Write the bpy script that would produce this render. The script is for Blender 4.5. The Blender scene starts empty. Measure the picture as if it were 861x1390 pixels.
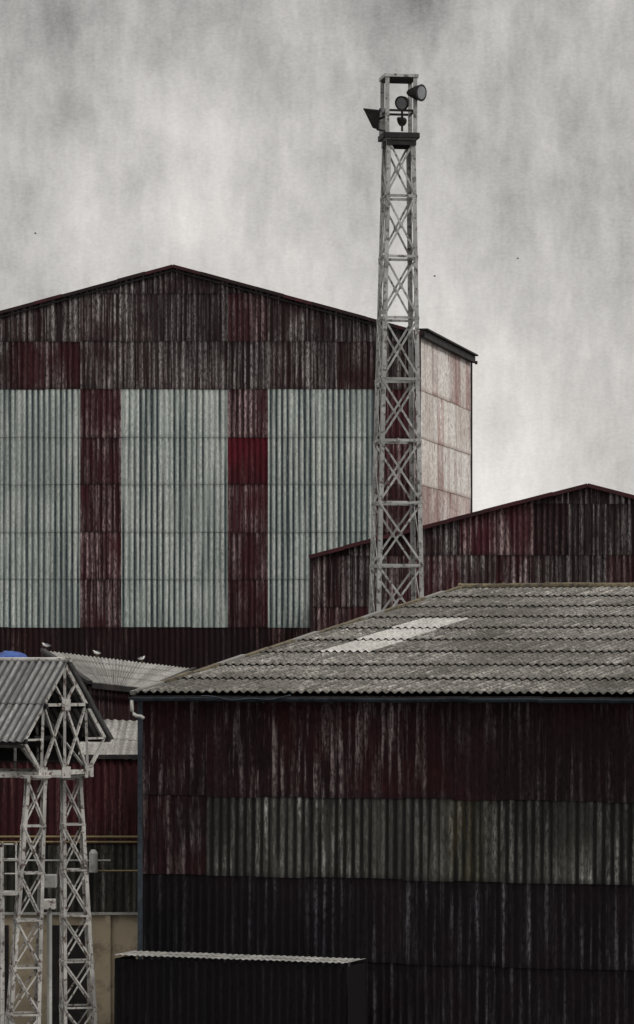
import bpy, math, random
from mathutils import Vector, Matrix
random.seed(7)
F=5000.0; H=8.6
def S(px,py,d):
    # image pixel coordinates px, py at an assumed depth d -> metric world position
    return Vector(((px-430.5)*d/F, d, H+(900-py)*d/F))
scene=bpy.context.scene
Z=Vector((0,0,1))
# ------------------------------------------------------------------ node helpers
class NT:
    def __init__(s,tree): s.t=tree; s.n=tree.nodes; s.l=tree.links
    def new(s,typ,**kw):
        n=s.n.new(typ)
        for k,v in kw.items(): setattr(n,k,v)
        return n
    def set(s,sock,v):
        if hasattr(v,'is_output') or isinstance(v,bpy.types.NodeSocket): s.l.new(v,sock)
        else: sock.default_value=v
    def math(s,op,a,b=0.0,c=None,clamp=False):
        n=s.new('ShaderNodeMath',operation=op,use_clamp=clamp)
        s.set(n.inputs[0],a); s.set(n.inputs[1],b)
        if c is not None: s.set(n.inputs[2],c)
        return n.outputs[0]
    def comb(s,x,y,z=0.0):
        n=s.new('ShaderNodeCombineXYZ'); s.set(n.inputs[0],x); s.set(n.inputs[1],y); s.set(n.inputs[2],z); return n.outputs[0]
    def noise(s,vec,scale,detail=3,rough=.55,dist=0):
        n=s.new('ShaderNodeTexNoise'); s.l.new(vec,n.inputs['Vector'])
        n.inputs['Scale'].default_value=scale; n.inputs['Detail'].default_value=detail
        n.inputs['Roughness'].default_value=rough; n.inputs['Distortion'].default_value=dist
        return n.outputs[0]
    def rng(s,v,a,b,c=0.0,d=1.0,smooth=True):
        n=s.new('ShaderNodeMapRange',interpolation_type='SMOOTHSTEP' if smooth else 'LINEAR')
        s.set(n.inputs[0],v); s.set(n.inputs[1],a); s.set(n.inputs[2],b); s.set(n.inputs[3],c); s.set(n.inputs[4],d)
        return n.outputs[0]
    def mix(s,f,a,b,mode='MIX'):
        n=s.new('ShaderNodeMix',data_type='RGBA',blend_type=mode)
        s.set(n.inputs[0],f)
        for i,v in ((6,a),(7,b)):
            if isinstance(v,(tuple,list)): v=(v[0],v[1],v[2],1)
            s.set(n.inputs[i],v)
        return n.outputs[2]
def newmat(name):
    m=bpy.data.materials.new(name); m.use_nodes=True
    t=NT(m.node_tree); b=m.node_tree.nodes['Principled BSDF']
    return m,t,b
def sheet_mat(name,base,base2,streak,s_lo=.45,s_hi=.7,freq=7.0,vf=.35,seedmul=30,crestw=.8,dirt_lap_shade=(.02,.018,.02),dirt_amt=.6,
              valley=None,valley_amt=0,vlo=.40,vhi=.54,edge=.5,var=.5,rough=.85,blotch=(.35,.6),spots=None,spots_amt=0,patch=None,patch_at=None,amt=1.0,grain=1.0,lime=None,lime_amt=0,rust=None):
    m,t,b=newmat(name)
    uv=t.new('ShaderNodeUVMap',uv_map='UVMap').outputs[0]
    sp=t.new('ShaderNodeSeparateXYZ'); t.l.new(uv,sp.inputs[0]); u,v=sp.outputs[0],sp.outputs[1]
    at=t.new('ShaderNodeAttribute',attribute_name='sheet'); sc=t.new('ShaderNodeSeparateColor'); t.l.new(at.outputs['Color'],sc.inputs[0])
    seed,lv,crest=sc.outputs[0],sc.outputs[1],sc.outputs[2]
    so=t.math('MULTIPLY',seed,seedmul)
    v1=t.comb(t.math('MULTIPLY',u,freq),t.math('MULTIPLY',v,vf),so)
    n1=t.noise(v1,1.0,3,.65,.1)
    v2=t.comb(t.math('MULTIPLY',u,1.0),t.math('MULTIPLY',v,.55),t.math('MULTIPLY',so,.25))
    n2=t.noise(v2,.85,2,.6)
    v3=t.comb(t.math('MULTIPLY',u,24.0),t.math('MULTIPLY',v,7.0),so)
    n3=t.noise(v3,1.0,3,.75)
    big=t.noise(t.comb(u,v,3.3),.25,2,.6)
    f=t.rng(n1,s_lo,s_hi)
    f=t.math('MULTIPLY',f,t.rng(n2,blotch[0],blotch[1],.12,1.0))
    f=t.math('MULTIPLY',f,t.math('ADD',1-crestw,t.math('MULTIPLY',t.rng(crest,.25,.9),crestw)))
    f=t.math('MULTIPLY',f,t.rng(n3,.36,.58,.25,1.0))
    f=t.math('MULTIPLY',f,amt,clamp=True)
    bm=t.mix(t.rng(n2,.3,.7),base,base2)
    wn=t.new('ShaderNodeTexWhiteNoise',noise_dimensions='1D'); t.l.new(t.math('MULTIPLY',seed,977.0),wn.inputs['W'])
    br=t.math('ADD',1-var*.5,t.math('MULTIPLY',wn.outputs[0],var))
    col=t.mix(f,bm,streak)
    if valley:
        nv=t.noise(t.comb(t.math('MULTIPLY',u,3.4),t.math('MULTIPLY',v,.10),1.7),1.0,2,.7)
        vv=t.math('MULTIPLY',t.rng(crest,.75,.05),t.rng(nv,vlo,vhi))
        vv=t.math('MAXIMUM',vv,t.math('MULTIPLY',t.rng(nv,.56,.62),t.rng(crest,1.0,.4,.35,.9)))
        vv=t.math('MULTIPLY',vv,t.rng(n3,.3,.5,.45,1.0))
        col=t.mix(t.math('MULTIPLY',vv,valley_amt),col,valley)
    if spots:
        ns=t.noise(t.comb(u,v,so),7.0,4,.75)
        col=t.mix(t.math('MULTIPLY',t.rng(ns,.48,.62),spots_amt),col,spots)
    if lime:
        nl=t.noise(t.comb(u,v,t.math('ADD',so,9.0)),11.0,3,.7)
        col=t.mix(t.math('MULTIPLY',t.rng(nl,.55,.66),lime_amt),col,lime)
    if patch:
        dd=t.math('ABSOLUTE',t.math('SUBTRACT',u,patch_at[0]))
        pf=t.math('MULTIPLY',t.rng(dd,patch_at[1],.1),t.rng(n1,.35,.6))
        col=t.mix(t.math('MULTIPLY',pf,.6),col,patch)
    if rust:
        nr_=t.noise(t.comb(t.math('MULTIPLY',u,3.0),t.math('MULTIPLY',v,.9),t.math('ADD',so,4.0)),1.0,3,.7)
        rf=t.math('MULTIPLY',t.rng(nr_,.56,.68),t.rng(lv,.0,.9,1.0,.35))
        col=t.mix(t.math('MULTIPLY',rf,.75),col,rust)
    # overlap shadow painted into the colour at laps, plus grime in big blotches
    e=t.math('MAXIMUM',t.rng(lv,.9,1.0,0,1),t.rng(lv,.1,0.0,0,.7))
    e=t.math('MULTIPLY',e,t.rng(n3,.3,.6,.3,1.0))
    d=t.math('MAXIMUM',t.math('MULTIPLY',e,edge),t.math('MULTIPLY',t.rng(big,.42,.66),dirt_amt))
    col=t.mix(d,col,dirt_lap_shade)
    fine=t.rng(n3,.3,.7,1-.38*grain,1+.38*grain,False)
    br=t.math('MULTIPLY',br,fine)
    col=t.mix(1.0,col,t.comb(br,br,br),'MULTIPLY')
    t.l.new(col,b.inputs['Base Color']); b.inputs['Roughness'].default_value=rough
    b.inputs['Specular IOR Level'].default_value=.2
    return m
def plain_mat(name,c1,c2,scale=6,lo=.4,hi=.65,rough=.7,metal=0,stretch=1.0):
    m,t,b=newmat(name)
    tc=t.new('ShaderNodeTexCoord').outputs['Object']
    mp=t.new('ShaderNodeMapping'); t.l.new(tc,mp.inputs[0]); mp.inputs['Scale'].default_value=(1,1,stretch)
    n=t.noise(mp.outputs[0],scale,4,.65)
    col=t.mix(t.rng(n,lo,hi),c1,c2)
    n2=t.noise(tc,scale*.25,2,.6); k=t.rng(n2,.3,.7,.7,1.2)
    col=t.mix(1.0,col,t.comb(k,k,k),'MULTIPLY')
    t.l.new(col,b.inputs['Base Color']); b.inputs['Roughness'].default_value=rough; b.inputs['Metallic'].default_value=metal
    b.inputs['Specular IOR Level'].default_value=.3
    return m
M_red   =sheet_mat('red_sheet_weathered',(.045,.009,.012),(.022,.008,.010),(.40,.33,.33),.42,.60,11,.25,30,.6,dirt_lap_shade=(.010,.007,.008),dirt_amt=.5,amt=.95)
M_redg  =sheet_mat('red_sheet_gable',(.030,.013,.015),(.020,.011,.012),(.36,.335,.33),.42,.60,12,.2,8,.6,dirt_lap_shade=(.010,.009,.010),dirt_amt=.4,amt=.95,var=.3,blotch=(.3,.5))
M_redd  =sheet_mat('red_sheet_dark',(.024,.007,.009),(.014,.006,.007),(.16,.10,.10),.47,.66,10,.3,30,.7,dirt_lap_shade=(.006,.005,.006),dirt_amt=.6)
M_redb  =sheet_mat('red_sheet_fresh',(.085,.006,.013),(.045,.006,.010),(.15,.07,.07),.47,.70,10,.3,30,.5,dirt_lap_shade=(.02,.005,.008),dirt_amt=.3,var=.1)
M_redm  =sheet_mat('red_sheet_pink',(.050,.010,.014),(.028,.009,.012),(.44,.33,.33),.41,.61,10,.25,30,.65,dirt_lap_shade=(.012,.007,.009),dirt_amt=.35,amt=.9)
M_white =sheet_mat('white_sheet',(.48,.52,.49),(.36,.41,.39),(.60,.62,.58),.4,.7,6,.2,2,.3,dirt_lap_shade=(.13,.16,.16),dirt_amt=.38,valley=(.026,.042,.050),valley_amt=1.0,edge=.4,var=.10,blotch=(.3,.6),vlo=.34,vhi=.50)
M_side  =sheet_mat('side_sheet_white',(.72,.69,.66),(.60,.57,.54),(.76,.74,.72),.4,.7,6,.2,2,.3,dirt_lap_shade=(.33,.24,.21),dirt_amt=.35,valley=(.24,.16,.14),valley_amt=.6,edge=.75,var=.15,rust=(.20,.09,.07))
M_sider =sheet_mat('side_sheet_pink',(.42,.31,.29),(.54,.48,.46),(.70,.66,.64),.4,.62,6,.2,10,.3,dirt_lap_shade=(.20,.10,.09),dirt_amt=.45,valley=(.16,.08,.075),valley_amt=.6,edge=.7,var=.25,rust=(.15,.05,.045))
M_front =sheet_mat('warehouse_sheet_maroon',(.036,.009,.012),(.018,.008,.010),(.27,.22,.22),.46,.63,8,.45,12,.55,dirt_lap_shade=(.008,.007,.008),dirt_amt=.65,amt=.92,var=.4,grain=1.3)
M_frontd=sheet_mat('warehouse_sheet_black',(.015,.009,.011),(.009,.007,.009),(.12,.115,.13),.46,.68,7,.35,12,.8,dirt_lap_shade=(.005,.005,.007),dirt_amt=.7,var=.3,grain=1.3)
M_black =sheet_mat('lean_to_sheet_black',(.008,.006,.007),(.006,.005,.006),(.035,.032,.036),.5,.7,7,.35,12,.8,dirt_lap_shade=(.004,.004,.005),dirt_amt=.7,var=.3,grain=1.3)
M_band  =sheet_mat('warehouse_sheet_grey',(.090,.090,.082),(.045,.046,.042),(.36,.36,.335),.42,.61,6,.6,8,.6,dirt_lap_shade=(.014,.014,.013),dirt_amt=.6,valley=(.009,.009,.009),valley_amt=.95,var=.35,edge=.7,patch=(.07,.055,.022),patch_at=(6.9,.8),grain=1.35,vlo=.34,vhi=.46)
M_roof  =sheet_mat('fibre_cement_roof',(.17,.163,.15),(.11,.105,.095),(.37,.355,.33),.44,.62,6,.9,20,.4,dirt_lap_shade=(.050,.046,.038),dirt_amt=.55,valley=(.042,.039,.034),valley_amt=.85,edge=.9,var=.35,spots=(.030,.027,.021),spots_amt=.85,grain=1.35,lime=(.37,.355,.31),lime_amt=.65,vlo=.3,vhi=.45)
M_sky   =sheet_mat('rooflight_sheet',(.46,.45,.43),(.37,.36,.34),(.52,.51,.48),.4,.7,5,.5,4,.3,dirt_lap_shade=(.20,.19,.17),dirt_amt=.4,edge=.25,var=.08,spots=(.2,.19,.17),spots_amt=.4)
M_roofl =sheet_mat('pale_roof_sheet',(.34,.335,.32),(.26,.255,.24),(.44,.43,.42),.4,.7,5,.5,4,.3,dirt_lap_shade=(.12,.11,.10),dirt_amt=.45,edge=.4,var=.15,valley=(.10,.10,.09),valley_amt=.6,spots=(.1,.095,.085),spots_amt=.4)
M_gal   =sheet_mat('gallery_roof_sheet',(.27,.275,.27),(.20,.20,.20),(.40,.40,.39),.4,.7,5,.3,4,.3,dirt_lap_shade=(.10,.10,.10),dirt_amt=.4,edge=.4,var=.12,valley=(.045,.047,.05),valley_amt=.95,vlo=.25,vhi=.4)
M_olive =sheet_mat('olive_sheet',(.05,.05,.043),(.03,.031,.027),(.22,.21,.19),.45,.66,8,.4,10,.7,dirt_lap_shade=(.012,.012,.010),dirt_amt=.4,valley=(.010,.011,.010),valley_amt=.85)
M_annex=sheet_mat('annex_red_sheet',(.055,.009,.013),(.03,.008,.010),(.15,.07,.07),.48,.7,8,.3,20,.7,dirt_lap_shade=(.010,.006,.007),dirt_amt=.5)
M_steel =plain_mat('painted_steel',(.46,.45,.43),(.10,.07,.058),9,.50,.64,.6)
M_tower =plain_mat('tower_steel',(.38,.385,.38),(.09,.08,.075),6,.48,.66,.6)
M_dark  =plain_mat('dark_steel',(.018,.017,.018),(.035,.028,.026),6,.4,.7,.7)
M_trimr =plain_mat('red_trim',(.055,.010,.014),(.02,.007,.009),4,.4,.7,.7)
M_trimd =plain_mat('dark_red_trim',(.022,.008,.010),(.012,.006,.007),4,.4,.7,.7)
M_inner =plain_mat('light_leak_backing',(.010,.008,.009),(.015,.012,.012),2)  # added dark backing behind the sheets, stops light leaking through the slits
M_gutter=plain_mat('zinc_gutter',(.060,.078,.098),(.028,.034,.042),5,.45,.7,.5,.3)
M_pipe  =plain_mat('pale_pipe',(.40,.40,.38),(.2,.19,.17),6,.5,.75,.5)
M_yel   =plain_mat('yellow_pipe',(.20,.16,.075),(.10,.08,.045),6,.5,.75,.5)
M_cream =plain_mat('cream_render',(.46,.39,.28),(.20,.16,.12),2.2,.45,.75,.9)
M_ridge =plain_mat('lichen_ridge',(.16,.13,.08),(.05,.047,.04),7,.4,.65,.9)
M_lamp  =plain_mat('lamp_glass',(.30,.31,.33),(.2,.2,.22),6,.4,.7,.15)
M_blue  =plain_mat('blue_tarp',(.02,.05,.22),(.03,.09,.30),3,.4,.7,.5)
M_gullw =plain_mat('gull_white',(.75,.75,.73),(.6,.6,.6),8)
M_gullg =plain_mat('gull_grey',(.22,.23,.25),(.15,.15,.17),8)
M_ground=plain_mat('asphalt_yard',(.05,.048,.045),(.03,.03,.028),.7,.4,.7,.9)
# ------------------------------------------------------------------ mesh helpers
def empty(name,loc=(0,0,0)):
    e=bpy.data.objects.new(name,None); e.location=loc; e.empty_display_size=.5
    scene.collection.objects.link(e); return e
def link(ob,parent):
    scene.collection.objects.link(ob)
    if parent:
        ob.parent=parent; ob.matrix_parent_inverse=Matrix.Translation(parent.location).inverted()
class MB:
    def __init__(s): s.v=[];s.f=[];s.m=[];s.mats=[]
    def mi(s,m):
        if m not in s.mats: s.mats.append(m)
        return s.mats.index(m)
    def poly(s,pts,m):
        b=len(s.v); s.v+= [tuple(p) for p in pts]; s.f.append(tuple(range(b,b+len(pts)))); s.m.append(s.mi(m))
    def beam(s,a,b,w,h,m,up=None):
        a=Vector(a);b=Vector(b); d=(b-a)
        if d.length<1e-5:return
        d.normalize(); up=Vector(up) if up is not None else Z
        if abs(d.dot(up))>.98: up=Vector((0,1,0)) if abs(d.y)<.9 else Vector((1,0,0))
        x=d.cross(up).normalized(); y=x.cross(d).normalized()
        k=len(s.v)
        for p in (a,b):
            for sx,sy in ((-1,-1),(1,-1),(1,1),(-1,1)): s.v.append(tuple(p+x*sx*w/2+y*sy*h/2))
        for q in ((0,1,2,3),(7,6,5,4),(0,4,5,1),(1,5,6,2),(2,6,7,3),(3,7,4,0)):
            s.f.append(tuple(k+i for i in q)); s.m.append(s.mi(m))
    def tube(s,pts,r,m,n=10,rs=None,cap=True):
        pts=[Vector(p) for p in pts]; rings=[]
        for i,p in enumerate(pts):
            d=(pts[min(i+1,len(pts)-1)]-pts[max(i-1,0)]).normalized()
            up=Z if abs(d.z)<.95 else Vector((0,1,0))
            x=d.cross(up).normalized(); y=x.cross(d).normalized(); rr=rs[i] if rs else r
            k=len(s.v); rings.append(k)
            for j in range(n):
                a=2*math.pi*j/n; s.v.append(tuple(p+x*math.cos(a)*rr+y*math.sin(a)*rr))
        for i in range(len(pts)-1):
            for j in range(n):
                s.f.append((rings[i]+j,rings[i]+(j+1)%n,rings[i+1]+(j+1)%n,rings[i+1]+j)); s.m.append(s.mi(m))
        if cap:
            s.f.append(tuple(rings[0]+j for j in range(n))[::-1]); s.m.append(s.mi(m))
            s.f.append(tuple(rings[-1]+j for j in range(n))); s.m.append(s.mi(m))
    def make(s,name,parent=None,smooth=False,bevel=0):
        me=bpy.data.meshes.new(name); me.from_pydata(s.v,[],s.f)
        for m in s.mats: me.materials.append(m)
        for p,i in zip(me.polygons,s.m): p.material_index=i; p.use_smooth=smooth
        me.update(); ob=bpy.data.objects.new(name,me); link(ob,parent)
        if bevel:
            bv=ob.modifiers.new('bevel','BEVEL'); bv.width=bevel; bv.segments=2
        return ob
def corr(name,parent,O,U,V,N,cols,rows,matfn,topfn=None,pitch=.177,amp=.024,spw=8,lap=.06,tilt=.022,jit=.012,taper=0):
    O=Vector(O);U=Vector(U).normalized();V=Vector(V).normalized();N=Vector(N).normalized()
    verts=[];faces=[];mi=[];uvs=[];att=[];mats=[]; LT=cols[-1]; VT=rows[-1]
    for ri in range(len(rows)-1):
        for ci in range(len(cols)-1):
            u0,u1=cols[ci],cols[ci+1]+(.03 if ci<len(cols)-2 else 0)
            m=matfn((cols[ci]+cols[ci+1])/2,(rows[ri]+rows[ri+1])/2,ri,ci)
            if m is None: continue
            if m not in mats: mats.append(m)
            k=mats.index(m); sd=random.random(); no=.004*(ci%2)+random.uniform(0,.004); jb=random.uniform(-jit,jit); js=random.uniform(-jit,jit)*.6
            n=max(2,int(round((u1-u0)/pitch*spw))); base=len(verts); top=[]
            va,vb=rows[ri],rows[ri+1]+lap
            if ri==len(rows)-2: vb=rows[ri+1]
            for i in range(n+1):
                u=u0+(u1-u0)*i/n; t=va; b=vb+jb+js*(i/n-.5)
                if topfn: t=max(t,topfn(u))
                t=min(t,b)
                c=math.cos(2*math.pi*u/pitch); top.append(b-t)
                for vv in (t,b):
                    l=(vv-va)/(vb-va)
                    uu=LT-(LT-u)*(1-taper*vv/VT)
                    p=O+U*uu+V*vv+N*(amp*c+tilt*l+no+amp)
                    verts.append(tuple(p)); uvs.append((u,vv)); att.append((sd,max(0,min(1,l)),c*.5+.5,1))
            for i in range(n):
                if top[i]>.002 or top[i+1]>.002:
                    q=base+2*i; faces.append((q,q+1,q+3,q+2)); mi.append(k)
    me=bpy.data.meshes.new(name); me.from_pydata(verts,[],faces)
    for m in mats: me.materials.append(m)
    for p,i in zip(me.polygons,mi): p.material_index=i; p.use_smooth=True
    uvl=me.uv_layers.new(name='UVMap')
    for l in me.loops: uvl.data[l.index].uv=uvs[l.vertex_index]
    ca=me.color_attributes.new(name='sheet',type='FLOAT_COLOR',domain='POINT')
    ca.data.foreach_set('color',[x for a in att for x in a])
    me.update(); ob=bpy.data.objects.new(name,me); link(ob,parent); return ob
def brk(*zones,w=1.062):
    out=[zones[0]]
    for a,b in zip(zones,zones[1:]):
        n=max(1,round((b-a)/w)); out+=[a+(b-a)*(i+1)/n for i in range(n)]
    return out
# ================================================================== GROUND
g=MB(); g.poly([(-900,-200,0),(900,-200,0),(900,1800,0),(-900,1800,0)],M_ground); g.make('ground')
# ================================================================== TALL FACTORY HALL
D=115.0; s=D/F
hall=empty('tall_factory_hall',(S(235,900,D).x,D,0))
L=S(-98,437+18,D); C=S(568,453,D); apex=S(235,363,D)
x0=L.x; W=C.x-x0; ea=C.z; az=apex.z
u_of=lambda px:(px-430.5)*s-x0
v_of=lambda py:(py-363)*s
topf=lambda u: abs(u-W/2)/(W/2)*(az-ea)
zn=[0]+[u_of(p) for p in (-36,108,165,308,364,506)]+[W]
cols=brk(*zn)
rows=[v_of(p) for p in (330,396,461,526,591,655,720,784,849,914)]+[v_of(979),v_of(1044),v_of(1110),v_of(1180),v_of(1270),(az)]
rows=[0 if r<0 else r for r in rows]
def hm(u,v,ri,ci):
    px=(u+x0)/s+430.5; py=v/s+363
    if py>849: return M_redd
    if py<461:
        return M_redm if 316<px<340 and py>396 else M_redg
    if py<526: return M_redg if random.random()<.6 else M_red
    inred=(108<px<165) or (308<px<364) or px>506
    if inred:
        if 308<px<364 and 591<py<655: return M_redb
        return M_redm
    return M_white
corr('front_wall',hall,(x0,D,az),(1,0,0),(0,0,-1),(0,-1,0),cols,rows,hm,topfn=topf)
Cb=S(637,490,124.8); sd=Vector((Cb.x-C.x,Cb.y-C.y,0)); SL=sd.length; sd.normalize(); sn=Vector((sd.y,-sd.x,0))
srows=[0]+[ (v-(az-ea)) for v in (v_of(526),v_of(591),v_of(655),v_of(720),v_of(784),v_of(849),v_of(914),v_of(979),v_of(1044))]+[ea]
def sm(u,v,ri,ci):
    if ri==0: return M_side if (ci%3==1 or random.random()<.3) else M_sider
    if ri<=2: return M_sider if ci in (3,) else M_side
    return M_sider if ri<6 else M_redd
corr('side_wall',hall,(C.x,C.y,ea),sd,(0,0,-1),sn,brk(0,SL),srows,sm)
m=MB()
bk=sd*SL
A0=Vector((x0,D,0));A1=Vector((x0,D,ea));P=Vector((x0+W/2,D,az));B1=Vector((x0+W,D,ea));B0=Vector((x0+W,D,0))
off=Vector((0,.05,-.03))
m.poly([A0+off,B0+off-Vector((.05,0,0)),B1+off-Vector((.05,0,0)),P+off,A1+off],M_inner)
m.poly([A0+bk,B0+bk,B1+bk,P+bk,A1+bk],M_redd)
m.poly([B0+off-sn*.05,B0+bk-sn*.05,B1+bk-sn*.05,B1+off-sn*.05],M_inner)
m.poly([A0+off,A0+bk,A1+bk,A1+off],M_redd)
m.make('shell',hall)
m=MB()
ov=Vector((0,-.16,0))
for P2 in (A1,B1):
    dr=(P2-P).normalized()
    a=P+ov+Vector((0,0,.05)); b=P2+ov+dr*.12+Vector((0,0,.05))
    m.poly([a,b,b+bk-ov,a+bk-ov],M_roof)
    nseg=9
    for i in range(nseg):
        pa=a.lerp(b,i/nseg); pb=a.lerp(b,(i+1)/nseg); j=Vector((0,0,random.uniform(-.012,.012)))
        m.beam(pa+Vector((0,-.01,-.02))+j,pb+Vector((0,-.01,-.02))+j,.05,.10,M_trimd if i%4 else M_trimr)
    m.beam(P+Vector((0,-.10,-.10)),P2+Vector((0,-.10,-.10)),.04,.05,M_dark)
m.make('roof_and_verge',hall)
m=MB()
m.beam(B1+sn*.12,B1+bk+sn*.12+sd*.1,.16,.2,M_dark)
m.beam(B1+sn*.16+Vector((0,0,.14)),B1+bk+sn*.16+sd*.1+Vector((0,0,.14)),.28,.05,M_dark)
q=B1+bk+sn*.1+Vector((0,0,-.1)); m.beam(q,q+Vector((.16,0,-.02)),.03,.03,M_dark); m.beam(q+Vector((.14,0,-.06)),q+Vector((.14,0,.05)),.09,.07,M_dark)
m.tube([B1+bk+sn*.08+Vector((0,0,-.1)),Vector((B1.x,B1.y,0))+bk+sn*.08],.035,M_dark)
m.beam(B1+Vector((.03,-.05,-.05)),B0+Vector((.03,-.05,0)),.10,.10,M_trimd)
m.make('eaves_gutter',hall)
# ================================================================== GABLED WORKSHOP
D2=107.0; s2=D2/F
ws=empty('gabled_workshop',(S(797,900,D2).x,D2,0))
l2=S(424,756,D2); ap=S(797,660,D2); hw=ap.x-l2.x; W2=hw*2
r2=[0]+[(p-660)*s2 for p in (681,751,821,891,961,1031,1110,1190)]+[ap.z]
topf2=lambda u: abs(u-hw)/hw*(ap.z-l2.z)
def wm(u,v,ri,ci):
    if ri==2: return M_red if random.random()<.6 else (M_redm if random.random()<.5 else M_redg)
    if ri<2: return M_redg if random.random()<.5 else (M_redd if random.random()<.6 else M_redm)
    return M_redm if ri==3 else M_redd
corr('front_wall',ws,(l2.x,D2,ap.z),(1,0,0),(0,0,-1),(0,-1,0),brk(0,W2),r2,wm,topfn=topf2)
m=MB(); bk2=Vector((1.2,7.2,0))
a0=Vector((l2.x,D2,0));a1=Vector((l2.x,D2,l2.z));pp=ap.copy();b1=Vector((l2.x+W2,D2,l2.z));b0=Vector((l2.x+W2,D2,0))
m.poly([a0+off,b0+off,b1+off,pp+off,a1+off],M_inner)
m.poly([a0+off,a0+bk2,a1+bk2,a1+off],M_redd); m.poly([b0+off,b0+bk2,b1+bk2,b1+off],M_redd); m.poly([a0+bk2,b0+bk2,b1+bk2,pp+bk2,a1+bk2],M_redd)
m.make('shell',ws)
m=MB()
for q2 in (a1,b1):
    dr=(q2-pp).normalized(); a=pp+ov+Vector((0,0,.05)); b=q2+ov+dr*.1+Vector((0,0,.05))
    m.poly([a,b,b+bk2-ov,a+bk2-ov],M_roof)
    nseg=8
    for i in range(nseg):
        pa=a.lerp(b,i/nseg); pb=a.lerp(b,(i+1)/nseg); j=Vector((0,0,random.uniform(-.012,.012)))
        m.beam(pa+Vector((0,-.02,-.02))+j,pb+Vector((0,-.02,-.02))+j,.05,.11,M_trimr)
m.beam(a0+Vector((-.02,-.05,0)),a1+Vector((-.02,-.05,0)),.10,.1,M_trimd)
m.make('roof_and_verge',ws)
# ================================================================== LIGHT TOWER
DT=99.0; st=DT/F
tw=empty('lattice_light_tower',(S(539,900,DT).x,DT,0))
def lattice(m,levels,rot,mat,leg=.09,br=.045,hb=.05,thin=.015):
    rings=[]
    for c,w in levels:
        r=[]
        for i in range(4):
            a=rot+math.pi/4+i*math.pi/2; r.append(c+Vector((math.cos(a),math.sin(a),0))*w/math.sqrt(2))
        rings.append(r)
    for i in range(4):
        for k in range(len(rings)-1):
            a,b=rings[k][i],rings[k+1][i]
            c=(levels[k][0]-a); c.z=0; c.normalize()
            t1=Vector((-c.y,c.x,0)); f1=(t1+c).normalized(); f2=(c-t1).normalized()
            m.beam(a+f1*leg/2,b+f1*leg/2,leg,thin,mat,up=f2)
            m.beam(a+f2*leg/2+f1*.001,b+f2*leg/2+f1*.001,leg,thin,mat,up=f1)
    for k in range(len(rings)-1):
        for i in range(4):
            j=(i+1)%4; a,b=rings[k][i],rings[k][j]; c,d=rings[k+1][i],rings[k+1][j]
            out=((a+b)/2-levels[k][0]); out.z=0; out.normalize()
            m.beam(a,b,hb,thin*2,mat,up=out)
            if k==len(rings)-2: m.beam(c,d,hb,thin*2,mat,up=out)
            o=out*.012
            m.beam(a+o,d+o,br,thin,mat,up=out); m.beam(b-o,c-o,br,thin,mat,up=out)
            if leg>.08:  # gusset plate at the crossing
                x=(a+b+c+d)/4; m.beam(x-Vector((0,0,.06)),x+Vector((0,0,.06)),.10,.02,mat,up=out)
    return rings
m=MB(); lv=[]
rotT=math.radians(9)
cw=math.cos(rotT)+math.sin(rotT)
def tc(py):
    t=(py-190)/(838-190); return 541.5+(538-541.5)*t, 44+(74-44)*t
for py in (190,268,350,433,516,599,683,768,855,945,1040,1140,1240,1334):
    cx,wp=tc(py); lv.append((S(cx,py,DT),wp*st/cw))
lattice(m,lv,rotT,M_tower,leg=.11,br=.055,hb=.07)
m.make('mast',tw)
m=MB(); ct=lv[0][0]; R=Matrix.Rotation(rotT,3,'Z')
def T(x,y,z): return ct+R@Vector((x,y,0))+Vector((0,0,z))
m.beam(T(-.44,0,.03),T(.44,0,.03),.88,.07,M_tower)
m.beam(T(-.47,-.47,.07),T(.47,-.47,.07),.05,.14,M_dark); m.beam(T(-.47,.47,.07),T(.47,.47,.07),.05,.14,M_dark)
m.beam(T(-.47,-.44,.07),T(-.47,.44,.07),.05,.14,M_dark); m.beam(T(.47,-.44,.07),T(.47,.44,.07),.05,.14,M_dark)
m.beam(T(-.40,-.40,-.12),T(.40,-.40,-.12),.06,.14,M_dark); m.beam(T(-.40,.40,-.12),T(.40,.40,-.12),.06,.14,M_dark)
for x,y in ((-.38,-.38),(.38,-.38),(.38,.38),(-.38,.38)):
    m.beam(T(x,y,.14),T(x,y,1.62),.11,.11,M_tower)
for a,b in (((-.38,-.38),(.38,-.38)),((.38,-.38),(.38,.38)),((.38,.38),(-.38,.38)),((-.38,.38),(-.38,-.38))):
    m.beam(T(*a,.74),T(*b,.74),.05,.06,M_dark)
m.beam(T(-.46,0,1.67),T(.46,0,1.67),.92,.09,M_tower)
m.beam(T(-.41,0,1.60),T(.41,0,1.60),.80,.05,M_dark)
m.beam(T(-.38,.38,.14),T(-.38,.38,.9),.18,.04,M_tower)
m.make('lamp_cage',tw,bevel=.006)
def flood(m,pos,dirv,r,depth):
    dirv=Vector(dirv).normalized(); p=Vector(pos)
    m.tube([p-dirv*depth*1.15,p-dirv*depth,p-dirv*depth*.85,p-dirv*depth*.4,p-dirv*.02,p+dirv*.03],1,M_dark,18,rs=[r*.15,r*.4,r*.5,r*.85,r*1.0,r*1.08])
    m.tube([p+dirv*.03,p+dirv*.04],1,M_lamp,18,rs=[r*.82,r*.80])
m=MB()
flood(m,S(571,126,DT-.45),(.72,-.60,-.10),.215,.40)
m.beam(S(569,126,DT-.45)+Vector((-.12,.2,-.02)),T(.38,-.38,1.2),.05,.05,M_dark)
m.beam(S(562,150,DT-.3),S(566,136,DT-.3),.04,.04,M_dark)
flood(m,S(546,140,DT-.1),(-.45,-.8,-.35),.19,.3)
m.beam(S(546,150,DT),S(546,178,DT),.06,.06,M_dark)
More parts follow.
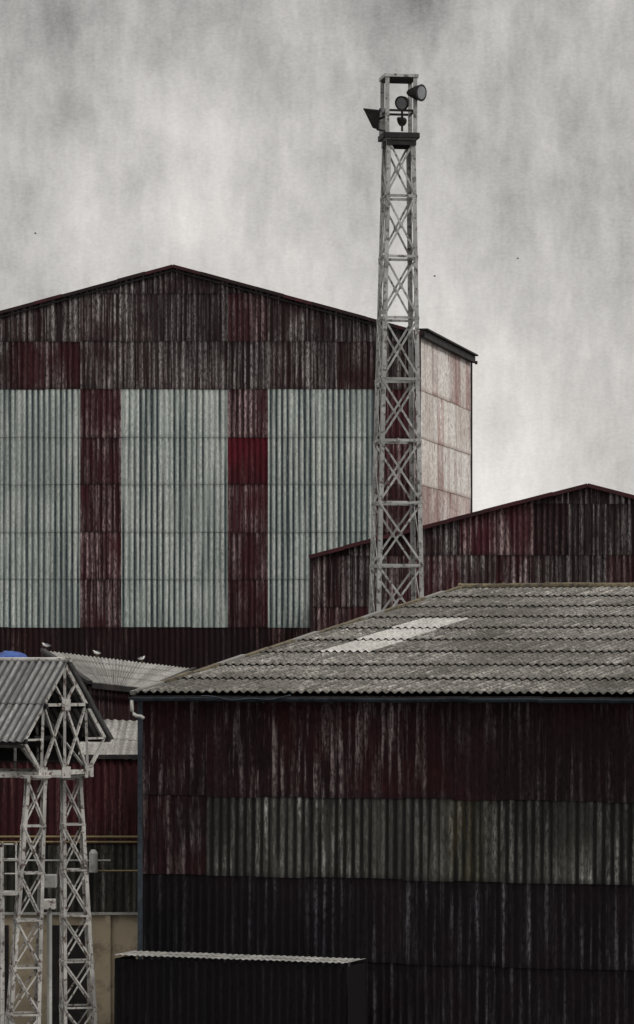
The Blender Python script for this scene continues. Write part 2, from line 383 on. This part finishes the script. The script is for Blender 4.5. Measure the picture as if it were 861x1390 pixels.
flood(m,S(546,165,DT+.3),(.4,.7,-.2),.12,.22)
m.make('round_floodlight',tw,smooth=False)
m=MB()
p=S(507,163,DT-.2)
fr=[p+Vector((-.26,-.18,.25)),p+Vector((.17,-.22,.20)),p+Vector((.13,-.10,-.27)),p+Vector((-.02,-.06,-.22))]
bkp=[p+Vector((-.02,.2,.15)),p+Vector((.16,.2,.15)),p+Vector((.16,.2,-.2)),p+Vector((.04,.2,-.2))]
m.poly(fr,M_dark); m.poly(bkp[::-1],M_dark)
for i in range(4): m.poly([fr[i],bkp[i],bkp[(i+1)%4],fr[(i+1)%4]],M_dark)
m.beam(p+Vector((-.27,-.18,.27)),p+Vector((.19,-.2,.22)),.04,.04,M_dark)
m.beam(p+Vector((.1,0,-.25)),T(-.38,-.38,.16),.05,.05,M_dark); m.beam(p+Vector((.1,0,0)),T(-.38,-.38,.6),.05,.05,M_dark)
m.make('square_floodlight',tw)
# ================================================================== CORRUGATED WAREHOUSE (nearest)
wh=empty('corrugated_warehouse',(-3.6,74,0))
A=S(189,942,74.0)
Bv=S(861,944,70.3); U=Vector((Bv.x-A.x,Bv.y-A.y,0)).normalized(); Nf=Vector((U.y,-U.x,0))
if Nf.y>0: Nf=-Nf
Bk=-Nf; LEN=19.0
ztop=A.z-.02
wrows=[0]+[ztop-(H-k) for k in (2.60,4.19,5.83,7.45)]+[ztop]
ub=1.40
wcols=brk(0,ub,LEN)
def fm(u,v,ri,ci):
    if ri==0: return M_front
    if ri==1: return M_front if u<ub else M_band
    return M_frontd
def up(p,z): return Vector((p.x,p.y,z))
Wl=up(A+Bk*.25,ztop)
corr('front_wall',wh,Wl,U,(0,0,-1),Nf,wcols,wrows,fm,amp=.026,spw=10,tilt=.03,jit=.02)
TD=20.5; rise=S(632,799,93.1).z-A.z
slope=Vector((Nf.x*TD,Nf.y*TD,-rise)); SLn=slope.length; sv=slope.normalized()
ridge=A+Bk*TD; ridge.z=A.z+rise
rn=U.cross(sv); rn=rn if rn.z>0 else -rn
nr=9; rr=[SLn*i/nr for i in range(nr+1)]
def rm(u,v,ri,ci):
    t=SLn-v
    if 1.42<u<2.62 and SLn*2.9/9<t<SLn*5.9/9: return M_sky
    return M_roof
rcols=[0,1.44,2.60]+[2.60+1.09*i for i in range(1,16)]
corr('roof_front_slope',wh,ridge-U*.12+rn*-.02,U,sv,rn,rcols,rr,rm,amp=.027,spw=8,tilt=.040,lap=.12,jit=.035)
sv2=Vector((-sv.x,-sv.y,sv.z))
rn2=U.cross(sv2); rn2=rn2 if rn2.z>0 else -rn2
corr('roof_back_slope',wh,ridge-U*.12+rn2*-.02,U,sv2,rn2,rcols,[0,SLn*.5,SLn],lambda *a:M_roof,amp=.027,spw=4,tilt=.04)
m=MB()
base=Vector((Wl.x,Wl.y,0))-Nf*.06
c0=base; c1=base+U*LEN; c2=c1+Bk*2*TD; c3=c0+Bk*2*TD
m.poly([c0,c1,up(c1,ztop-.03),up(c0,ztop-.03)],M_inner)
rc0=up(c0+Bk*TD,A.z+rise-.1); rc1=up(c1+Bk*TD,A.z+rise-.1)
m.poly([c0,up(c0,ztop-.05),rc0,up(c3,ztop-.05),c3],M_redd)
m.poly([c1,up(c1,ztop-.05),rc1,up(c2,ztop-.05),c2],M_redd)
m.poly([c3,c2,up(c2,ztop-.05),up(c3,ztop-.05)],M_redd)
m.poly([up(c0,ztop-.08),up(c1,ztop-.08),rc1,rc0],M_inner); m.poly([up(c3,ztop-.08),up(c2,ztop-.08),rc1,rc0],M_inner)
m.make('shell',wh)
m=MB()
for i in range(15):
    a=ridge+U*(-.2+1.15*i)+Vector((0,0,.04+random.uniform(-.012,.012)))
    m.tube([a,a+U*.12,a+U*1.2],1,M_ridge,12,rs=[.105,.09,.085])
q0=A-U*.14; q1=ridge-U*.14
n=14
for i in range(n):
    a=q0.lerp(q1,i/n); b=q0.lerp(q1,(i+1)/n+.004); j=random.uniform(-.008,.012)
    m.beam(a+Vector((0,0,.03+j)),b+Vector((0,0,.045+j)),.12,.07,M_ridge if i%3 else M_roofl)
    m.beam(a+Vector((-.0,0,-.08)),b+Vector((0,0,-.08)),.05,.13,M_dark)
m.make('ridge_and_verge_caps',wh)
m=MB()
ga=A+Nf*.10-U*.15+Vector((0,0,-.07)); gl=17.2
K=9
for seg in range(12):
    pa=ga+U*gl*seg/12+Vector((0,0,random.uniform(-.012,.012))); pb=ga+U*(gl*(seg+1)/12+.02)+Vector((0,0,random.uniform(-.012,.012)))
    for k in range(K):
        a1_=math.pi*k/K+math.pi; a2_=math.pi*(k+1)/K+math.pi
        f=lambda p,a:p+Nf*math.cos(a)*.075+Vector((0,0,math.sin(a)*.075))
        m.poly([f(pa,a1_),f(pb,a1_),f(pb,a2_),f(pa,a2_)],M_gutter)
    m.beam(pa+Nf*.08,pb+Nf*.08,.02,.025,M_gutter)
    m.beam(pb+Nf*.02+Vector((0,0,-.085)),pb+Nf*-.12+Vector((0,0,-.06)),.03,.02,M_gutter)
    m.beam(pa+Nf*-.09+Vector((0,0,-.02)),pb+Nf*-.09+Vector((0,0,-.02)),.03,.12,M_dark)
cp=up(Wl,ztop)+Nf*.06-U*.06
m.beam(cp+Vector((0,0,-.05)),up(cp,0),.10,.10,M_gutter)
m.make('gutter',wh)
m=MB()
dp=ga+U*.06+Nf*.05
m.tube([dp+Vector((0,0,-.05)),dp+Vector((0,0,-.26)),dp+U*.04+Vector((0,0,-.33)),dp+U*.10+Vector((0,0,-.37)),dp+U*.2+Vector((0,0,-.38)),dp+U*.26+Vector((0,0,-.42))],.038,M_pipe,12)
cab=[]
for i in range(25):
    t=i/24; x=1.6+1.9*t; cab.append(ga+U*x+Nf*.11+Vector((0,0,.04-.07*(4*t*(1-t))+.02*math.sin(t*14))))
m.tube(cab,.012,M_gutter,6)
m.make('downpipe',wh,smooth=True)
# ================================================================== LEAN-TO at foot of the wall
lt=empty('low_lean_to',(-2.5,71,0))
l0=S(166,1296,72.6); l1=S(480,1304,70.6)
lu=Vector((l1.x-l0.x,l1.y-l0.y,0)); ll=lu.length; lu.normalize(); ln=Vector((lu.y,-lu.x,0)); ln=ln if ln.y<0 else -ln
lsl=(ln*1.0+Vector((0,0,-.02))).normalized(); lnn=lu.cross(lsl); lnn=lnn if lnn.z>0 else -lnn
l0b=l0+ln*-.6+Vector((0,0,.02))
corr('roof',lt,l0b,lu,lsl,lnn,brk(0,ll),[0,.5,.95],lambda *a:M_roofl,amp=.011,tilt=.008,pitch=.13)
w0=l0b+lsl*.88; w0.z-=.05
corr('front_wall',lt,w0,lu,(0,0,-1),ln,brk(0,ll),[0,1.4,w0.z],lambda *a:M_black)
m=MB(); q=up(w0+lu*0,0); m.poly([q,up(q,w0.z),l0b+Vector((0,0,-.05)),up(l0b,0)],M_black)
q=q+lu*ll; m.poly([q,up(q,w0.z),l0b+lu*ll+Vector((0,0,-.05)),up(l0b+lu*ll,0)],M_black); m.make('side_wall',lt)
# ================================================================== STORAGE SHED (left, behind)
sh=empty('storage_shed',(-6,92,0))
r1=S(58,884,93); r2_=S(264,909,99); r3=S(196,936,88.6)
U_=(r2_-r1); UL=U_.length; EL=2.3
corr('roof_slope',sh,r1,U_,(r3-r2_),Vector((0,0,1)),brk(0,UL),[0,2.4,4.8,7.2,(r3-r2_).length],lambda *a:M_roofl,amp=.016,tilt=.01,taper=1-EL/UL)
m=MB()
e0=r3; e1=r3+(r1-r2_).normalized()*EL
wu=(e1-e0); wu.z=0; wl_=wu.length; wu.normalize(); wn_=Vector((wu.y,-wu.x,0)); wn_=wn_ if wn_.y<0 else -wn_
zt_=max(e0.z,e1.z); drop=(e1.z-e0.z)
corr('front_wall',sh,up(e0,zt_)-wn_*.25+Vector((0,0,-.05)),wu,(0,0,-1),wn_,brk(0,wl_),[0,1.5,3.0,4.5,6,zt_-.05],lambda *a:M_redd,topfn=lambda u:max(0,(zt_-e0.z)-drop*(u/wl_)))
m.beam(e0+wn_*.08+Vector((0,0,-.05)),e1+wn_*.08+Vector((0,0,-.05)),.05,.12,M_dark)
m.beam(r2_+Vector((0,0,.03)),e0+Vector((.05,0,.03)),.12,.06,M_dark)
m.beam(r1+Vector((0,0,.03)),e1+Vector((0,0,.03)),.12,.08,M_dark)
q=up(e0-wn_*.3,0); q2=up(r2_,0); m.poly([q,q2,r2_-Vector((0,0,.06)),e0-wn_*.3-Vector((0,0,.1))],M_redd)
m.poly([up(r1,0),q2,r2_-Vector((0,0,.06)),r1-Vector((0,0,.06))],M_redd)
m.poly([up(r1,0),up(e1,0),e1-Vector((0,0,.08)),r1-Vector((0,0,.06))],M_redd)
m.make('trim_and_back_walls',sh)
# flat-roofed side bay that carries the tarpaulin
m=MB(); pa=S(-120,896,89.0); pb=S(88,896,89.0)
m.poly([up(pa,0),up(pb,0),pb,pa],M_redd); m.poly([pa,pb,pb+Vector((0,4,0)),pa+Vector((0,4,0))],M_dark); m.poly([up(pb,0),up(pb,0)+Vector((0,4,0)),pb+Vector((0,4,0)),pb],M_dark)
m.beam(pa+Vector((0,-.05,.0)),pb+Vector((0,-.05,.0)),.08,.10,M_dark)
m.make('side_bay',sh)
# lower annex
an=empty('storage_annex',(-6,84,0))
DA=84.0
corr('roof',an,S(116,976,87.4),(1,0,-.05),(0,-(87.4-DA),-(S(0,976,87.4).z-S(0,1027,DA).z)),Z,brk(0,2.2),[0,1.8,3.6],lambda *a:M_roofl,amp=.014,tilt=.01)
ax0=S(-90,0,DA).x; az_=S(0,1029,DA).z; aw=S(222,0,DA).x-ax0
sa=DA/F
corr('upper_wall',an,(ax0,DA,az_),(1,0,0),(0,0,-1),(0,-1,0),brk(0,aw),[0,113*sa,210*sa],lambda u,v,ri,ci:M_annex if ri==0 else M_olive)
m=MB()
zc=az_-212*sa
m.poly([(ax0,DA+.02,0),(ax0+aw,DA+.02,0),(ax0+aw,DA+.02,zc),(ax0,DA+.02,zc)],M_cream)
m.poly([(ax0,DA+.06,zc),(ax0+aw,DA+.06,zc),(ax0+aw,DA+.06,az_),(ax0,DA+.06,az_)],M_inner)
m.beam((ax0,DA-.04,az_+.03),(ax0+aw,DA-.04,az_+.03),.12,.10,M_dark)
m.beam((ax0,DA-.04,zc+.02),(ax0+aw,DA-.04,zc+.02),.10,.06,M_pipe)
xc=S(147,0,DA).x; m.beam((xc,DA-.02,0),(xc,DA-.02,zc-.02),.12,.1,M_cream)
for xa,xb in ((66,118),(-60,12)):
    xd=S(xa,0,DA).x; xe=S(xb,0,DA).x
    m.beam(((xd+xe)/2,DA-.01,0),((xd+xe)/2,DA-.01,zc-.25),.04,(xe-xd),M_dark,up=(1,0,0))
m.poly([(ax0,DA+.06,az_),(S(116,0,DA).x,DA+.06,az_),(S(116,0,DA).x,DA+3.5,az_+.3),(ax0,DA+3.5,az_+.3)],M_dark)
m.make('base_wall',an)
m=MB()
for py,r in ((1136,.028),(1143,.024)): m.tube([S(-80,py,83.7),S(210,py,83.7)],r,M_yel,8)
for px in (-20,40,92,150): m.beam(S(px,1128,83.75),S(px,1150,83.75),.05,.05,M_dark)
m.tube([S(-80,1168,83.7),S(150,1168,83.7)],.02,M_pipe,8)
m.tube([S(130,1182,83.6),S(210,1182,83.6)],.02,M_yel,8)
m.make('yellow_pipes',an)
m=MB()
rx=[S(127,1158,83.5),S(127,1184,83.5)]
m.tube(rx,.10,M_pipe,12); m.tube([rx[0],rx[0]+Vector((0,0,.08))],1,M_pipe,12,rs=[.10,.05]); m.make('extractor_vent',an)
# blue tarp
m=MB(); random.seed(3)
tp=S(14,893,89.8); gx,gy=12,7
pts=[]
for j in range(gy):
    for i in range(gx):
        pts.append(tp+Vector(((i/(gx-1)-.5)*.9,(j/(gy-1)-.5)*.9,.20*math.sin(math.pi*j/(gy-1))*math.sin(math.pi*i/(gx-1))**.5+random.uniform(-.02,.02)-.03)))
for j in range(gy-1):
    for i in range(gx-1): m.poly([pts[j*gx+i],pts[j*gx+i+1],pts[(j+1)*gx+i+1],pts[(j+1)*gx+i]],M_blue)
m.make('blue_tarpaulin',None)
# ================================================================== CONVEYOR GALLERY (truss, left)
cg=empty('conveyor_gallery',(S(88,0,72).x,72,0))
G0=S(88,899,72); w=Vector((.57,.82,0)).normalized(); r=Vector((-.82,.57,0)).normalized()
def Gp(a,z,b=0): return G0+w*a+r*b+Vector((0,0,z))
rs_=Gp(-1.36,-1.58)-Gp(0,0); n_=r.cross(rs_); n_=n_ if n_.z>0 else -n_
corr('roof_front_slope',cg,Gp(0,.02,-.12),r,rs_,n_,brk(0,7.5),[0,1.06,rs_.length],lambda *a:M_gal,amp=.024,tilt=.02)
rb_=Gp(1.36,-1.58)-Gp(0,0); n2_=r.cross(rb_); n2_=n2_ if n2_.z>0 else -n2_
corr('roof_back_slope',cg,Gp(0,.02,-.12),r,rb_,n2_,brk(0,7.5),[0,1.06,rb_.length],lambda *a:M_gal,amp=.024,tilt=.02)
m=MB()
m.tube([Gp(0,.05,-.16),Gp(0,.05,7.4)],.05,M_steel,10)
m.beam(Gp(-1.38,-1.62,-.12),Gp(-1.38,-1.62,7.4),.05,.06,M_dark)
for b in (0,1.25,2.5,3.75,5.0):
    t=.055
    mt=M_steel if b<1.5 else M_dark
    B=lambda a1,z1,a2,z2,ww=t:m.beam(Gp(a1,z1,b),Gp(a2,z2,b),.05,ww,mt)
    B(0,-.05,-1.29,-1.55,.085);B(0,-.05,1.29,-1.55,.085)
    B(0,0,0,-2.15,.06)
    B(-.66,-.83,.66,-.83,.06)
    B(-1.29,-1.5,-.72,-2.15,.07);B(1.29,-1.5,.72,-2.15,.07)
    B(-.72,-2.15,.72,-2.15,.09)
    B(-.66,-.83,-.72,-2.15);B(.66,-.83,.72,-2.15)
    if b<1: 
        B(0,-.83,-.72,-2.15);B(0,-.83,.72,-2.15)
        B(-.66,-.83,0,-2.15,.035);B(.66,-.83,0,-2.15,.035)
        B(-1.29,-1.5,-.69,-1.5,.04);B(1.29,-1.5,.69,-1.5,.04)
        B(-.33,-.42,0,-.83,.035);B(.33,-.42,0,-.83,.035)
for a,z in ((-.72,-2.15),(.72,-2.15),(-.66,-.83),(.66,-.83),(-1.29,-1.5),(1.29,-1.5)):
    m.beam(Gp(a,z-.03,-.1),Gp(a,z-.03,7.2),.07,.10,M_steel if z<-2 else M_dark)
for i in range(5):
    b=1.25*i
    for a in (-.72,.72): m.beam(Gp(a,-2.15,b),Gp(a*.94,-.85,b+1.25),.04,.04,M_steel if i<2 else M_dark)
for a,z in ((-.72,-2.15),(.72,-2.15),(0,-2.15),(0,-.83)):
    m.beam(Gp(a-.13,z,-.04),Gp(a+.13,z,-.04),.012,.22,M_steel)
m.make('truss_frames',cg)
m=MB()
m.poly([Gp(-.6,-1.95,.4),Gp(.6,-1.95,.4),Gp(.6,-1.95,7),Gp(-.6,-1.95,7)],M_dark)
m.poly([Gp(.95,-1.3,.3),Gp(.75,-2.0,.3),Gp(.75,-2.0,7),Gp(.95,-1.3,7)],M_dark)
m.beam(Gp(-.3,-1.6,.3),Gp(-.3,-1.6,7),.08,.12,M_dark); m.beam(Gp(.3,-1.6,.3),Gp(.3,-1.6,7),.08,.12,M_dark)
for i in range(9): m.tube([Gp(-.35,-1.5,.5+.7*i),Gp(.35,-1.5,.5+.7*i)],.06,M_dark,8)
m.make('conveyor_belt',cg)
m=MB()
def leg(tx,bx,wt,wb,d,rot,rowsn):
    lv=[]
    n=rowsn
    pyb=900+H*F/d
    for i in range(n+1):
        t=i/n; py=1057+(pyb-1057)*t; f=(py-1057)/(1300-1057)
        lv.append((S(tx+(bx-tx)*f,py,d),(wt+(wb-wt)*f)*d/F))
    lattice(m,lv,rot,M_steel,leg=.06,br=.032,hb=.035,thin=.012)
    c,w_=lv[0]; m.beam(c+Vector((-w_*.75,0,.04)),c+Vector((w_*.75,0,.04)),w_*1.2,.05,M_steel)
leg(49,36,26,38,71.2,math.radians(12),7)
leg(97,104,26,40,72.9,math.radians(12),7)
m.beam(S(-60,1052,71.0),S(118,1052,73.0),.10,.10,M_steel)
m.make('lattice_legs',cg)
m=MB(); d=70.6
for py in (1146,1166,1186): m.tube([S(-60,py,d),S(24,py,d)],.015,M_steel,8)
for px in (-40,-18,4,22): m.beam(S(px,1143,d),S(px,1210,d),.03,.03,M_steel)
m.beam(S(-60,1212,d+.4),S(26,1212,d+.4),.9,.04,M_steel)
m.beam(S(4,1212,d),S(4,1497,d),.06,.06,M_steel); m.beam(S(4,1240,d),S(-40,1330,d),.04,.04,M_steel)
for i in range(14):
    py=1225+i*19; m.beam(S(-22,py,d-.05),S(2,py,d-.05),.025,.025,M_steel)
m.beam(S(-22,1150,d-.05),S(-22,1497,d-.05),.04,.04,M_steel); m.beam(S(2,1150,d-.05),S(2,1497,d-.05),.04,.04,M_steel)
m.make('access_platform',cg)
m=MB()
c=S(66,1196,71.8); m.beam(c+Vector((-.1,0,0)),c+Vector((.16,0,0)),.26,.26,M_pipe); m.beam(c+Vector((-.12,0,-.45)),c+Vector((.14,0,-.45)),.3,.2,M_steel)
m.tube([c+Vector((.02,0,-.5)),up(c,0)+Vector((.02,0,0))],.05,M_pipe,12)
m.make('drive_unit',cg,bevel=.02)
# ================================================================== GULLS
def gull(loc,ang,sc=1.0):
    e=empty('seagull',loc)
    R=Matrix.Rotation(ang,3,'Z')
    def prep(name,vs,es,rad,mat):
        me=bpy.data.meshes.new(name); me.from_pydata([tuple(Vector(loc)+R@(Vector(v)*sc)) for v in vs],es,[])
        me.materials.append(mat); ob=bpy.data.objects.new(name,me); link(ob,e)
        ob.modifiers.new('skin','SKIN')
        if not me.skin_vertices: 
            bpy.context.view_layer.objects.active=ob; ob.select_set(True)
            bpy.ops.mesh.customdata_skin_add(); ob.select_set(False)
        for i,rv in enumerate(rad): me.skin_vertices[0].data[i].radius=(rv*sc,rv*sc)
        me.skin_vertices[0].data[0].use_root=True
        ob.modifiers.new('sub','SUBSURF').levels=2
        return ob
    prep('body',[(0,0,.17),(.09,0,.20),(.13,0,.26),(.17,0,.295),(-.1,0,.155),(-.2,0,.14)],[(0,1),(1,2),(2,3),(0,4),(4,5)],[.075,.06,.035,.038,.05,.018],M_gullw)
    prep('wings',[(-.02,0,.205),(.06,0,.21),(-.14,0,.18),(-.27,0,.16)],[(0,1),(0,2),(2,3)],[.066,.04,.045,.012],M_gullg)
    b=MB(); loc=Vector(loc)
    pt=lambda x,y,z:loc+R@(Vector((x,y,z))*sc)
    b.tube([pt(.2,0,.293),pt(.245,0,.282)],1,M_yel,8,rs=[.013*sc,.004*sc])
    for y in (-.03,.03):
        b.tube([pt(.0,y,.12),pt(.01,y,.01)],.007*sc,M_yel,6); b.beam(pt(-.01,y,.005),pt(.05,y,.005),.03*sc,.01*sc,M_yel)
    b.make('beak_and_legs',e)
def on_ridge(f): return r1.lerp(r2_,f)+Vector((0,-.02,.03))
gull(on_ridge(.34),math.radians(215),.55)
gull(on_ridge(.64),math.radians(40),.55)
gull(on_ridge(.02)+Vector((0,0,.03)),math.radians(160),.55)
def flyer(p,tilt,k=.5):
    m=MB(); p=Vector(p); V_=lambda *a:p+Vector(a)*k
    m.tube([V_(-.22,0,0),V_(-.1,0,0),V_(.08,0,.01),V_(.2,0,.02),V_(.26,0,.01)],1,M_gullg,8,rs=[.02*k,.06*k,.07*k,.04*k,.01*k])
    for sgn in (-1,1):
        a=V_(.08,0,.03);b=V_(-.08,0,.03); c=V_(-.02,sgn*.25,.16); d_=V_(.1,sgn*.25,.18); tip=V_(-.12,sgn*.62,.10+tilt)
        m.poly([a,d_,c,b],M_gullg); m.poly([d_,tip,c],M_gullg)
    m.make('seagull')
flyer(S(48,317,250),.05,.45); flyer(S(590,375,250),0,.45); flyer(S(703,351,250),.05,.4)
# ================================================================== WORLD / LIGHT / CAMERA
wd=bpy.data.worlds.new('World'); scene.world=wd; wd.use_nodes=True
t=NT(wd.node_tree); bg=wd.node_tree.nodes['Background']; bg.inputs['Strength'].default_value=.1
sun_el=math.radians(42); sun_az=math.radians(118)
skyn=t.new('ShaderNodeTexSky',sky_type='NISHITA'); skyn.sun_disc=False; skyn.sun_elevation=sun_el; skyn.sun_rotation=sun_az
dirv=t.new('ShaderNodeTexCoord').outputs['Generated']
sp=t.new('ShaderNodeSeparateXYZ'); t.l.new(dirv,sp.inputs[0]); X,Y,ZZ=sp.outputs
vec=t.comb(X,Y,t.math('MULTIPLY',ZZ,.6))
n1=t.noise(vec,17,2,.5,0); n2=t.noise(t.comb(X,Y,t.math('ADD',t.math('MULTIPLY',ZZ,.7),.37)),46,3,.6,0)
n3=t.noise(t.comb(X,Y,t.math('MULTIPLY',ZZ,.25)),170,3,.75); n4=t.noise(t.comb(X,Y,t.math('MULTIPLY',ZZ,1.6)),900,1,.7)
val=t.math('ADD',t.math('MULTIPLY',t.math('SUBTRACT',n1,.5),.55),t.math('MULTIPLY',t.math('SUBTRACT',n2,.5),.72))
val=t.math('ADD',val,t.math('MULTIPLY',t.math('SUBTRACT',n3,.5),.34))
val=t.math('ADD',val,t.math('MULTIPLY',t.math('SUBTRACT',n4,.5),.20))
def blob(px,py,rad,amp):
    global val
    dx=t.math('SUBTRACT',X,(px-430.5)/F); dz=t.math('SUBTRACT',ZZ,(900-py)/F)
    d2=t.math('ADD',t.math('MULTIPLY',dx,dx),t.math('MULTIPLY',dz,dz))
    gsn=t.math('EXPONENT',t.math('MULTIPLY',d2,-1/(rad/F)**2))
    front=t.math('GREATER_THAN',Y,0)
    val=t.math('ADD',val,t.math('MULTIPLY',t.math('MULTIPLY',gsn,front),amp))
blob(270,220,120,.20); blob(700,330,160,-.08); blob(600,600,170,.14); blob(430,0,280,-.14); blob(30,40,200,-.20); blob(850,60,220,-.18); blob(780,640,120,.06); blob(420,320,110,.10)
base=t.rng(ZZ,.0,.18,.68,.53,False)
bri=t.math('ADD',base,t.math('MULTIPLY',val,.72))
bri=t.math('MAXIMUM',bri,.12)
bri=t.math('MULTIPLY',bri,t.rng(ZZ,.2,.9,1.0,2.1,False))
b10=t.math('MULTIPLY',bri,10.0)
cl=t.mix(1.0,t.comb(b10,b10,b10),(1.0,.962,.92),'MULTIPLY')
fin=t.mix(.97,skyn.outputs[0],cl)
t.l.new(fin,bg.inputs['Color'])
sl=bpy.data.lights.new('sun','SUN'); sl.energy=1.5; sl.angle=math.radians(12); sl.color=(1,.97,.92)
so=bpy.data.objects.new('sun',sl); scene.collection.objects.link(so)
dv=Vector((math.sin(sun_az)*math.cos(sun_el),math.cos(sun_az)*math.cos(sun_el),math.sin(sun_el)))
so.rotation_euler=(-dv).to_track_quat('-Z','Y').to_euler(); so.location=(20,-20,60)
cam=bpy.data.cameras.new('camera'); co=bpy.data.objects.new('camera',cam); scene.collection.objects.link(co)
co.location=(0,0,H); co.rotation_euler=(math.radians(90),0,0)
cam.sensor_fit='AUTO'; cam.sensor_width=36; cam.lens=F/1390*36; cam.shift_y=205/1390; cam.clip_end=5000; cam.clip_start=1
scene.camera=co
scene.view_settings.view_transform='Standard'; scene.view_settings.look='None'; scene.view_settings.exposure=0
